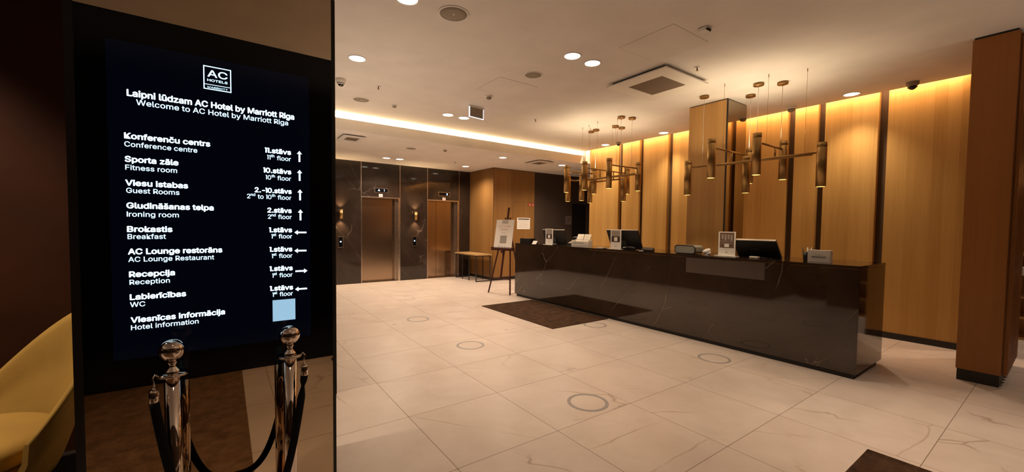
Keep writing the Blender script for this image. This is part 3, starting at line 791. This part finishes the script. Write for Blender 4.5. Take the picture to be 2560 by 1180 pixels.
# local frame: the easel faces the lobby (-x, -y); a runs along its width
wdir = Vector((4.809-4.616, 6.857-7.396, 0)).normalized(); fdir = Vector((wdir.y, -wdir.x, 0))
if fdir.x > 0: fdir = -fdir
LB = Vector((4.616, 7.396, 0))-ez.location; RB = Vector((4.809, 6.857, 0))-ez.location
mid = (LB+RB)/2; half = (RB-LB).length/2
def E(a, b, z): return mid+wdir*a-fdir*b+Vector((0, 0, z))      # b: away from the viewer
TILT = .16
obj('leg', MB().bar(E(-half, 0, 0), E(-.06, .30, 1.62), .032, .022), M_EASEL, ez)
obj('leg', MB().bar(E(half, 0, 0), E(.06, .30, 1.62), .032, .022), M_EASEL, ez)
obj('leg', MB().bar(E(0, .85, 0), E(0, .30, 1.58), .03, .022), M_EASEL, ez)
obj('mast', MB().bar(E(0, .055, .33), E(0, .335, 1.84), .04, .02), M_EASEL, ez)
obj('crossbar', MB().bar(E(-half*.80, .06, .32), E(half*.80, .06, .32), .03, .02), M_EASEL, ez)
obj('crossbar', MB().bar(E(-.10, .275, 1.50), E(.10, .275, 1.50), .03, .02), M_EASEL, ez)
obj('ledge', MB().bar(E(-.30, .115, .95), E(.30, .115, .95), .03, .07), M_EASEL, ez)
obj('clamp', MB().bar(E(0, .10, .86), E(0, .12, .93), .06, .05), M_EASEL, ez)
obj('knob', MB().cyl(E(.02, .30, 1.15), E(.09, .30, 1.15), .016, 12), M_EASEL, ez)
po_ = thing('poster', 'white free drink poster on the wooden easel', 'poster', tuple(ez.location+E(0, .105, .968)))
pu_ = (E(0, .215, 1.56)-E(0, .105, .968)).normalized()
pn = wdir.cross(pu_).normalized()
if pn.dot(fdir) < 0: pn = -pn
PM = Matrix((wdir, pu_, pn)).transposed().to_4x4()
def pobj(name, mb, material): mb.bm.transform(PM); return obj(name, mb, material, po_)
pobj('board', MB().box((-.235, 0, 0), (.235, .615, .006), .001), M_PAPER)
pobj('heading', flat_text(text_mesh('GET A FREE', .034/CAP, .0, .33, 'CENTER'), Matrix.Translation((0, .455, .0068))), M_PINK)
pobj('heading', flat_text(text_mesh('DRINK', .034/CAP, .0, .19, 'CENTER'), Matrix.Translation((0, .385, .0068))), M_PINK)
pobj('small_print', flat_text(MB().box((-.06, .325, .006), (.06, .331, .0066)), Matrix()), M_PRINTG)
pobj('blank_tile', MB().box((-.085, .10, .006), (.085, .27, .0066)), M_PRINTG)
pobj('clip_label', MB().box((-.08, .53, .006), (.08, .605, .009)), mat('pale grey clip', (.5, .46, .42), .5))
gl = MB()
for k in range(3): gl.box((-.10+.08*k, .012, .006), (-.092+.08*k, .065-.01*k, .0066)); gl.box((-.112+.08*k, .010, .006), (-.080+.08*k, .014, .0066))
pobj('glass_motif', gl, M_PRINTD)

# console table by the lifts
tb = thing('console_table', 'narrow oak console table with thin black legs by the lifts', 'table', (5.42, 9.50, 0))
obj('tabletop', MB().box((-.235, -.60, .67), (.235, .60, .705), .004), M_OAKT, tb)
for yy in (-.55, .55):
    fr = MB()
    for xx in (-.21, .21): fr.box((xx-.011, yy-.011, 0), (xx+.011, yy+.011, .67))
    fr.box((-.21, yy-.011, 0), (.21, yy+.011, .022)); fr.box((-.21, yy-.011, .648), (.21, yy+.011, .67))
    obj('leg_frame', fr, M_IRON, tb)
fr = MB(); fr.box((-.221, -.55, .65), (-.199, .55, .67)); fr.box((.199, -.55, .65), (.221, .55, .67)); obj('rail', fr, M_IRON, tb)
for yy in (-.18, .18):
    fr = MB()
    for xx in (-.21, .21): fr.box((xx-.009, yy-.009, .0), (xx+.009, yy+.009, .67))
    obj('stretcher', fr, M_IRON, tb)

# notices on the timber box and dark wall
nt = thing('notice', 'white paper notice pinned on the oak wall above the easel', 'notice', (6.70, BY, 1.518))
obj('sheet', MB().box((-.223, -.004, -.157), (.223, 0, .157)), M_PAPER, nt)
obj('header', MB().box((-.19, -.0052, .105), (.19, -.004, .135)), M_PRINTD, nt)
ln = MB()
for k in range(11): ln.box((-.19, -.0050, .085-.021*k), (.19-.12*random.random(), -.004, .091-.021*k))
obj('text_rows', ln, mat('grey ink', (.55, .50, .44), .7), nt)
f1 = thing('fire_sign', 'red and white fire hose sign on oak wall', 'sign', (6.905, BY, 2.045)); obj('plate', MB().box((-.043, -.004, -.037), (.043, 0, .037)), M_RED, f1)
g = MB(); g.torus((0, -.0052, 0), .018, .004, (0, 1, 0), 20, 6); g.box((.005, -.0055, -.028), (.035, -.004, -.018)); obj('symbol', g, M_WHITE, f1)
f2 = thing('fire_sign', 'red fire extinguisher sign at the oak wall edge', 'sign', (7.02, BY, 2.045)); obj('plate', MB().box((-.032, -.004, -.045), (.032, 0, .045)), M_RED, f2)
obj('symbol', MB().box((-.010, -.0055, -.032), (.010, -.004, .028)), M_WHITE, f2)
sw = thing('wall_plaque', 'grey square plaque with diagonal stroke on dark corridor wall', 'sign', (8.40, BY+.02, 1.64)); obj('plate', MB().box((-.13, -.006, -.13), (.13, 0, .13), .003), mat('grey plaque', (.16, .12, .10), .5), sw)
obj('stroke', MB().bar((-.06, -.008, -.07), (.07, -.008, .07), .014, .004), M_BLACK, sw)

# lift hardware
def lift_display(x0, x1, label, two):
    z = 2.293
    d = thing('lift_indicator', label, 'lift display', ((x0+x1)/2, YE, z), 0, 'lift floor displays')
    w = (x1-x0)/2
    obj('bezel', MB().box((-w, -.012, -.056), (w, 0, .056), .003), M_TRIM, d)
    obj('glass', MB().box((-w+.012, -.014, -.046), (w-.012, -.012, .046)), M_BEZEL, d)
    tt = text_mesh('1' if two else '0', .05/CAP, .02); tt.bm.transform(Matrix.Translation((.06, -.0148, -.024)) @ UPRIGHT_Y); obj('digit', tt, M_DISP, d)
    if two:
        obj('arrow', MB().prism([(-.09, -.0142, -.018), (-.03, -.0142, -.018), (-.06, -.0142, .03)], (0, -.0006, 0)), M_DISP, d)
lift_display(3.015, 3.353, 'lift floor display showing 1 and an arrow over the left lift', True)
lift_display(4.729, 5.077, 'lift floor display over the lift nearest the oak wall', False)
for x, lab in ((3.172, 'small white and red sticker above the left lift door'), (4.896, 'small white and red sticker above the right lift door')):
    s = thing('lift_sticker', lab, 'sticker', (x, YE, 2.165), 0, 'stickers above the lift doors')
    obj('plate', MB().box((-.045, -.003, -.036), (.045, 0, .036)), M_WHITE, s)
    g = MB(); g.torus((0, -.004, 0), .022, .004, (0, 1, 0), 20, 6); g.box((-.014, -.0042, -.006), (.014, -.003, .006)); obj('symbol', g, M_RED, s)
for x, lab in ((2.224, 'black lift call panel on the marble beside the column edge'), (4.05, 'black lift call panel between the two lifts')):
    c = thing('call_panel', lab, 'lift call panel', (x, YE, 1.015), 0, 'lift call panels')
    obj('frame', MB().box((-.057, -.010, -.135), (.057, 0, .135), .003), M_TRIM, c)
    obj('glass', MB().box((-.047, -.013, -.118), (.047, -.010, .118)), M_BEZEL, c)
    obj('button', MB().lathe([(0, 0), (.018, 0), (.018, .004), (0, .004)], (0, -.013, .01), 20, (0, -1, 0)), M_DISP, c)
for x, lab in ((2.222, 'brass up and down wall light beside the column edge'), (4.06, 'brass up and down wall light between the two lifts')):
    s = thing('wall_sconce', lab, 'wall light', (x, YE-.075, 1.68), 0, 'brass wall lights by the lifts')
    obj('tube', MB().lathe([(.040, -.11), (.045, -.11), (.045, .11), (.040, .11), (.040, -.11)], seg=28), M_BRASS, s)
    obj('bracket', MB().box((-.015, .04, -.03), (.015, .075, .03), .003), M_BRASS, s)
    obj('lamp', MB().lathe([(0, -.085), (.038, -.085), (.038, -.08), (0, -.08)], seg=20), M_TUBEB, s)
    obj('lamp', MB().lathe([(0, .08), (.038, .08), (.038, .085), (0, .085)], seg=20), M_TUBEB, s)
    for zz, rx in ((.088, PI), (-.088, 0)):
        l = lamp('sconce_lamp', 'SPOT', (0, -.0, zz), 26, (1.0, .68, .36), (rx, 0, 0), spot_size=math.radians(95), spot_blend=.7, shadow_soft_size=.02); l.parent = s

# ------------------------------------------------------------------ ceiling lights and fittings
def downlight(x, y, z, label, cool=False, power=P_DOWN, r=.095, cone=106):
    d = thing('downlight', label, 'ceiling light', (x, y, z), 0, 'round recessed ceiling lights')
    obj('trim_ring', MB().lathe([(r*.86, -.001), (r*.9, -.006), (r, -.005), (r, 0), (r*.86, 0)], seg=36), M_WHITE, d)
    obj('diffuser', MB().lathe([(0, -.0025), (r*.86, -.0025), (r*.86, -.0005), (0, -.0005)], seg=36), M_BULBW if cool else M_BULB, d)
    l = lamp('downlight_lamp', 'SPOT', (0, 0, -.03), power, WARM, spot_size=math.radians(cone), spot_blend=1.0 if cone == 100 else .8, shadow_soft_size=.06); l.parent = d
    return d
downlight(1.215, 3.219, ZM, 'round ceiling light cut by the top edge of picture', power=P_DOWN*.3)
downlight(1.202, 4.677, ZM, 'cool white round ceiling light beside the column edge', True)
downlight(3.028, 3.211, ZM, 'round ceiling light left of its pair near the vent')
downlight(3.336, 3.215, ZM, 'round ceiling light right of its pair near the vent')
downlight(3.000, 6.106, ZM, 'round ceiling light left of the pair beside the hanging sign')
downlight(3.302, 6.117, ZM, 'round ceiling light right of the pair beside the hanging sign')
downlight(6.83, 1.841, ZM, 'round ceiling light by the oak wall, closest to the pillar', power=P_DOWN*.95, cone=100)
downlight(6.83, 4.689, ZM, 'round ceiling light by the oak wall, beyond the oak column', power=P_DOWN*1.0, cone=100)
downlight(6.83, 6.144, ZM, 'round ceiling light by the oak wall, over the far pendant lamp', power=P_DOWN*1.0, cone=100)
downlight(3.025, 9.299, ZL, 'round light in the lower ceiling, left of the pair before the lifts', power=P_DOWN_L, cone=150)
downlight(3.322, 9.267, ZL, 'round light in the lower ceiling, right of the pair before the lifts', power=P_DOWN_L, cone=150)
downlight(5.058, 7.551, ZL, 'round light in the lower ceiling close to the light strip', power=P_DOWN_L, cone=150)
downlight(5.060, 9.270, ZL, 'round light in the lower ceiling before the right lift', power=P_DOWN_L, cone=150)
downlight(6.813, 7.532, ZL, 'round light in the lower ceiling beside the far pendant lamp', power=P_DOWN_L, cone=150)
lamp('lift_lobby_spot', 'SPOT', (1.3, 9.28, 2.93), P_DOWN_L, WARM, spot_size=math.radians(110), spot_blend=.7, shadow_soft_size=.06)

def speaker(x, y, z, r, label):
    s = thing('ceiling_speaker', label, 'ceiling speaker', (x, y, z), 0, 'round ceiling speakers')
    obj('rim', MB().lathe([(r*.86, 0), (r*.86, -.006), (r*.93, -.008), (r, -.004), (r, 0)], seg=40), M_CEILW, s)
    obj('grille', MB().lathe([(0, -.008), (r*.45, -.0065), (r*.86, -.004), (r*.86, 0), (0, 0)], seg=40), M_GREYD, s)
    if r > .11: obj('badge', MB().lathe([(0, -.0095), (.008, -.009), (.008, -.006), (0, -.006)], (0, 0, 0), 16), M_WHITE, s)
speaker(1.619, 3.198, ZM, .135, 'large round ceiling speaker near the top of picture')
speaker(3.027, 3.883, ZM, .112, 'round ceiling speaker behind the pair of lights')
speaker(1.636, 6.158, ZM, .125, 'round ceiling speaker between the dome camera and light strip')
speaker(3.041, 7.824, ZL, .11, 'round speaker in the lower ceiling before the lifts')
speaker(7.15, 7.688, ZL, .11, 'round speaker in the lower ceiling by the oak wall end')

def dome(x, y, label, s=1.0, dark=False):
    d = thing('dome_camera', label, 'security camera', (x, y, ZM), 0, 'dome security cameras')
    obj('mount', MB().lathe([(0, 0), (.062*s, 0), (.06*s, -.03*s), (.045*s, -.05*s), (0, -.05*s)], seg=28), M_CEILW if not dark else M_GREYD, d)
    obj('dome', MB().lathe([(.042*s, -.05*s)]+[(.042*s*math.cos(a), -.05*s-.042*s*math.sin(a)) for a in [math.radians(v) for v in range(15, 91, 15)]], seg=28), M_LENS, d)
    obj('shroud', MB().torus((0, 0, -.062*s), .042*s, .006*s), M_WHITE if not dark else M_LENS, d)
dome(1.205, 5.462, 'white dome security camera beside the column edge')
dome(6.86, 1.255, 'dark dome security camera against the oak wall near the pillar', 1.0, True)
dome(6.86, 5.804, 'dark dome security camera at the far end of the oak wall', .8, True)
def sprinkler(x, y, z, label):
    s = thing('sprinkler', label, 'sprinkler', (x, y, z), 0, 'ceiling sprinklers')
    obj('plate', MB().lathe([(0, 0), (.032, 0), (.030, -.005), (0, -.006)], seg=20), M_CEILW, s)
    obj('head', MB().lathe([(0, -.005), (.008, -.005), (.006, -.035), (.016, -.036), (.016, -.039), (0, -.039)], seg=14), M_BRONZE, s)
sprinkler(1.664, 5.437, ZM, 'small sprinkler near the white dome camera')
sprinkler(4.298, 5.432, ZM, 'small sprinkler beside the far pendant lamp')
sprinkler(4.353, 2.580, ZM, 'small sprinkler beside the square vent')
sprinkler(4.491, 8.744, ZL, 'tiny sprinkler in the lower ceiling before the lifts')
def detector(x, y, z, label, s=1.0):
    d = thing('smoke_detector', label, 'smoke detector', (x, y, z), 0, 'round smoke detectors')
    obj('base', MB().lathe([(0, 0), (.052*s, 0), (.052*s, -.012*s), (.044*s, -.018*s), (0, -.018*s)], seg=28), M_CEILW, d)
    obj('sensor', MB().lathe([(0, -.018*s), (.036*s, -.018*s), (.036*s, -.034*s), (.03*s, -.034*s), (.03*s, -.042*s), (.022*s, -.048*s), (0, -.048*s)], seg=24), M_GREYD, d)
detector(3.023, 4.880, ZM, 'smoke detector in front of the hanging sign')
detector(2.116, 6.129, ZM, 'flat smoke detector beside the light strip', .8)
detector(6.88, 2.567, ZM, 'dark ringed smoke detector above the close pendant lamp', 1.35)
detector(3.630, 7.506, ZL, 'smoke detector in the lower ceiling', .9)
el = thing('motion_sensor', 'small oblong white sensor with dark slot on ceiling', 'sensor', (3.566, 2.055, ZM), math.radians(0))
obj('body', MB().box((-.055, -.045, -.03), (.055, .045, 0), .012), M_CEILW, el)
obj('slot', MB().box((-.03, -.047, -.033), (.035, -.034, -.012), .003), M_SHADOW, el)

ex = thing('exit_sign', 'hanging sign panel with glowing blue-white edges, seen from its back', 'sign', (3.145, 5.43, ZM), math.radians(8))
obj('mount', MB().box((-.145, -.016, -.022), (.14, .016, 0), .003), M_WHITE, ex)
obj('panel', MB().box((-.128, -.004, -.165), (.128, .004, -.022)), M_GREYD, ex)
e = MB(); e.box((-.140, -.006, -.172), (-.128, .006, -.022)); e.box((.128, -.006, -.172), (.136, .006, -.022)); e.box((-.140, -.006, -.172), (.136, .006, -.165))
obj('lit_edge', e, M_EDGE, ex)

def hatch(x0, y0, x1, y1, label):
    h = thing('access_panel', label, 'access panel', ((x0+x1)/2, (y0+y1)/2, ZM), 0, 'flush ceiling hatches')
    a, b = (x1-x0)/2, (y1-y0)/2
    obj('leaf', MB().box((-a, -b, -.002), (a, b, 0)), M_CEIL, h)
    g = MB(); w = .0035
    g.box((-a-w, -b-w, -.0012), (a+w, -b, 0)); g.box((-a-w, b, -.0012), (a+w, b+w, 0)); g.box((-a-w, -b, -.0012), (-a, b, 0)); g.box((a, -b, -.0012), (a+w, b, 0))
    obj('gap', g, mat('hatch gap', (.36, .30, .25), .9), h)
hatch(3.27, 2.175, 3.836, 2.78, 'square flush hatch in the ceiling before the vent')
hatch(2.745, 4.182, 3.33, 4.73, 'square flush hatch in the ceiling behind the round speaker')

def cassette(x0, y0, x1, y1, z, label, dz=.05):
    v = thing('air_vent', label, 'air vent', ((x0+x1)/2, (y0+y1)/2, z), 0, 'square ceiling air vents')
    a, b = (x1-x0)/2, (y1-y0)/2
    obj('neck', MB().box((-a+.05, -b+.05, -dz+.012), (a-.05, b-.05, 0)), M_SHADOW, v)
    p = MB(); ia, ib = a*.56, b*.57
    for q in (((-a, -b), (a, -ib)), ((-a, ib), (a, b)), ((-a, -ib), (-ia, ib)), ((ia, -ib), (a, ib))):
        p.box((*q[0], -dz), (*q[1], -dz+.016))
    obj('panel', p, M_WHITE, v)
    obj('grille', MB().box((-ia, -ib, -dz+.004), (ia, ib, -dz+.014)), M_GRILLE, v)
cassette(3.963, 2.712, 4.834, 3.56, ZM, 'large square ceiling air vent over the counter')
cassette(1.640, 7.268, 2.018, 7.744, ZL, 'square air vent in the lower ceiling beside the column edge', .035)
cassette(5.837, 7.222, 6.287, 7.787, ZL, 'square air vent in the lower ceiling beyond the far pendant lamp', .035)

# ------------------------------------------------------------------ pendant chandeliers
RT = .047
def chandelier(loc, label, tubes, rods, wires, canopies):
    ch = thing('pendant_chandelier', label, 'pendant lamp', loc, 0, 'brass tube chandeliers over the counter')
    L = Vector(loc)
    for (x, y, tier) in tubes:
        zt, zb = (2.53, 2.055) if tier else (2.375, 1.90)
        c = Vector((x, y, 0))-L
        t = obj('lamp_tube', MB().lathe([(RT-.004, zb-L.z), (RT, zb-L.z), (RT, zt-.055-L.z), (RT-.002, zt-.053-L.z), (RT, zt-.051-L.z), (RT, zt-L.z), (RT-.004, zt-L.z), (RT-.004, zb-L.z)], (c.x, c.y, 0), 28), M_BRASS, ch)
        obj('lamp', MB().lathe([(0, zb+.010-L.z), (RT-.005, zb+.010-L.z), (RT-.005, zb+.018-L.z), (0, zb+.018-L.z)], (c.x, c.y, 0), 20), M_TUBEB, t)
        l = lamp('pendant_down', 'SPOT', (c.x, c.y, zb-L.z-.005), 6, (1.0, .70, .40), spot_size=math.radians(75), spot_blend=.6, shadow_soft_size=.03); l.parent = ch
        l = lamp('pendant_up', 'SPOT', (c.x, c.y, zt-L.z+.01), 6.2 if L.y < 4 else 4.0, (1.0, .78, .50), (PI, 0, 0), spot_size=math.radians(150), spot_blend=1.0, shadow_soft_size=.03); l.parent = ch
    for (p, q) in rods:
        obj('rod', MB().cyl(Vector(p)-L, Vector(q)-L, .012, 12), M_BRASS, ch)
    for (x, y, z) in wires:
        w = MB().cyl(Vector((x, y, z))-L, Vector((x, y, ZM-.0))-L, .0016, 6)
        w.cyl(Vector((x, y, ZM-.035))-L, Vector((x, y, ZM))-L, .005, 8)
        obj('wire', w, M_BRASS, ch)
    for (x, y, z) in canopies:
        c = Vector((x, y, 0))-L
        cn = obj('canopy', MB().lathe([(0, ZM-L.z), (.060, ZM-L.z), (.060, ZM-.026-L.z), (.056, ZM-.030-L.z), (0, ZM-.030-L.z)], (c.x, c.y, 0), 28), M_BRONZE, ch)
        obj('cable', MB().cyl((c.x, c.y, z-L.z), (c.x, c.y, ZM-.03-L.z), .0022, 6), M_PAPER, cn)
    return ch
ZU, ZO = 2.43, 2.29
chandelier((5.45, 2.45, 1.90), 'pendant chandelier of brass tubes closer to the pillar',
  [(4.87, 2.668, 1), (5.84, 2.660, 1), (4.973, 2.19, 1), (5.674, 2.185, 1), (5.289, 3.229, 0), (5.50, 2.544, 0), (5.25, 1.65, 0)],
  [((4.87, 2.664, ZU), (5.84, 2.664, ZU)), ((4.973, 2.188, ZU), (5.674, 2.188, ZU)),
   ((5.36, 3.10, ZO), (5.36, 1.75, ZO)), ((5.44, 2.90, ZO), (5.44, 1.80, ZO)), ((5.289, 3.229, ZO), (5.36, 3.10, ZO)), ((5.25, 1.65, ZO), (5.36, 1.75, ZO)), ((5.50, 2.544, ZO), (5.36, 2.544, ZO)),
   ((5.36, 2.664, ZU), (5.36, 2.664, ZO)), ((5.44, 2.188, ZU), (5.44, 2.188, ZO))],
  [(5.12, 2.66, ZU), (5.21, 2.19, ZU), (5.36, 1.851, ZO), (5.593, 2.19, ZU)],
  [(5.37, 3.066, ZO), (5.82, 2.664, ZU), (5.622, 2.20, ZU), (5.44, 2.40, ZO)])
chandelier((5.45, 4.9, 1.90), 'pendant chandelier of brass tubes over the far half of the counter',
  [(5.001, 5.40, 1), (5.601, 5.30, 1), (4.915, 4.870, 1), (6.05, 4.90, 1), (4.976, 4.39, 1), (5.666, 4.36, 1), (5.109, 5.374-.02+.12, 0), (5.104, 5.12, 0), (5.682, 5.48, 0), (5.746, 4.732, 0)],
  [((5.001, 5.40, ZU), (5.601, 5.30, ZU)), ((4.915, 4.870, ZU), (6.05, 4.90, ZU)), ((4.976, 4.39, ZU), (5.666, 4.36, ZU)),
   ((5.30, 5.47, ZO), (5.30, 4.15, ZO)), ((5.38, 5.30, ZO), (5.38, 4.10, ZO)), ((5.109, 5.474, ZO), (5.30, 5.47, ZO)), ((5.104, 5.12, ZO), (5.30, 5.12, ZO)),
   ((5.66, 5.48, ZO), (5.66, 4.70, ZO)), ((5.72, 5.48, ZO), (5.72, 4.70, ZO)), ((5.30, 4.88, ZO), (5.30, 4.88, ZU)), ((5.66, 4.89, ZO), (5.66, 4.89, ZU)), ((5.34, 4.37, ZO), (5.34, 4.37, ZU)), ((5.30, 5.35, ZU), (5.30, 5.35, ZO))],
  [(5.332, 5.35, ZU), (5.504, 5.32, ZU), (5.299, 5.157, ZO), (5.218, 4.88, ZU), (5.34, 4.55, ZO), (5.599, 4.88, ZU)],
  [(5.30, 4.437, ZO), (5.49, 4.37, ZU), (5.867, 4.90, ZU), (5.70, 4.90, ZU), (5.66, 5.45, ZO), (5.629, 5.30, ZU)])

# ------------------------------------------------------------------ back bar glimpsed past the pillar
bk = thing('back_bar', 'dark shelving with a pale worktop glimpsed past the pillar', 'cabinet', (8.8, -.2, 0))
cb = MB(); cb.box((-.2, -1.0, 0), (.25, 1.05, .03)); cb.box((.22, -1.0, .03), (.25, 1.05, 2.4)); cb.box((-.2, -1.0, .03), (.22, -.97, 2.4)); cb.box((-.2, 1.02, .03), (.22, 1.05, 2.4))
obj('carcass', cb, M_OAKD, bk)
obj('worktop', MB().box((-.26, -1.0, .86), (.22, 1.05, .97), .004), M_WHITE, bk)
for z in (.28, .55, 1.12, 1.55, 2.0): obj('shelf', MB().box((-.2, -.97, z), (.22, 1.02, z+.03)), M_OAKD, bk)
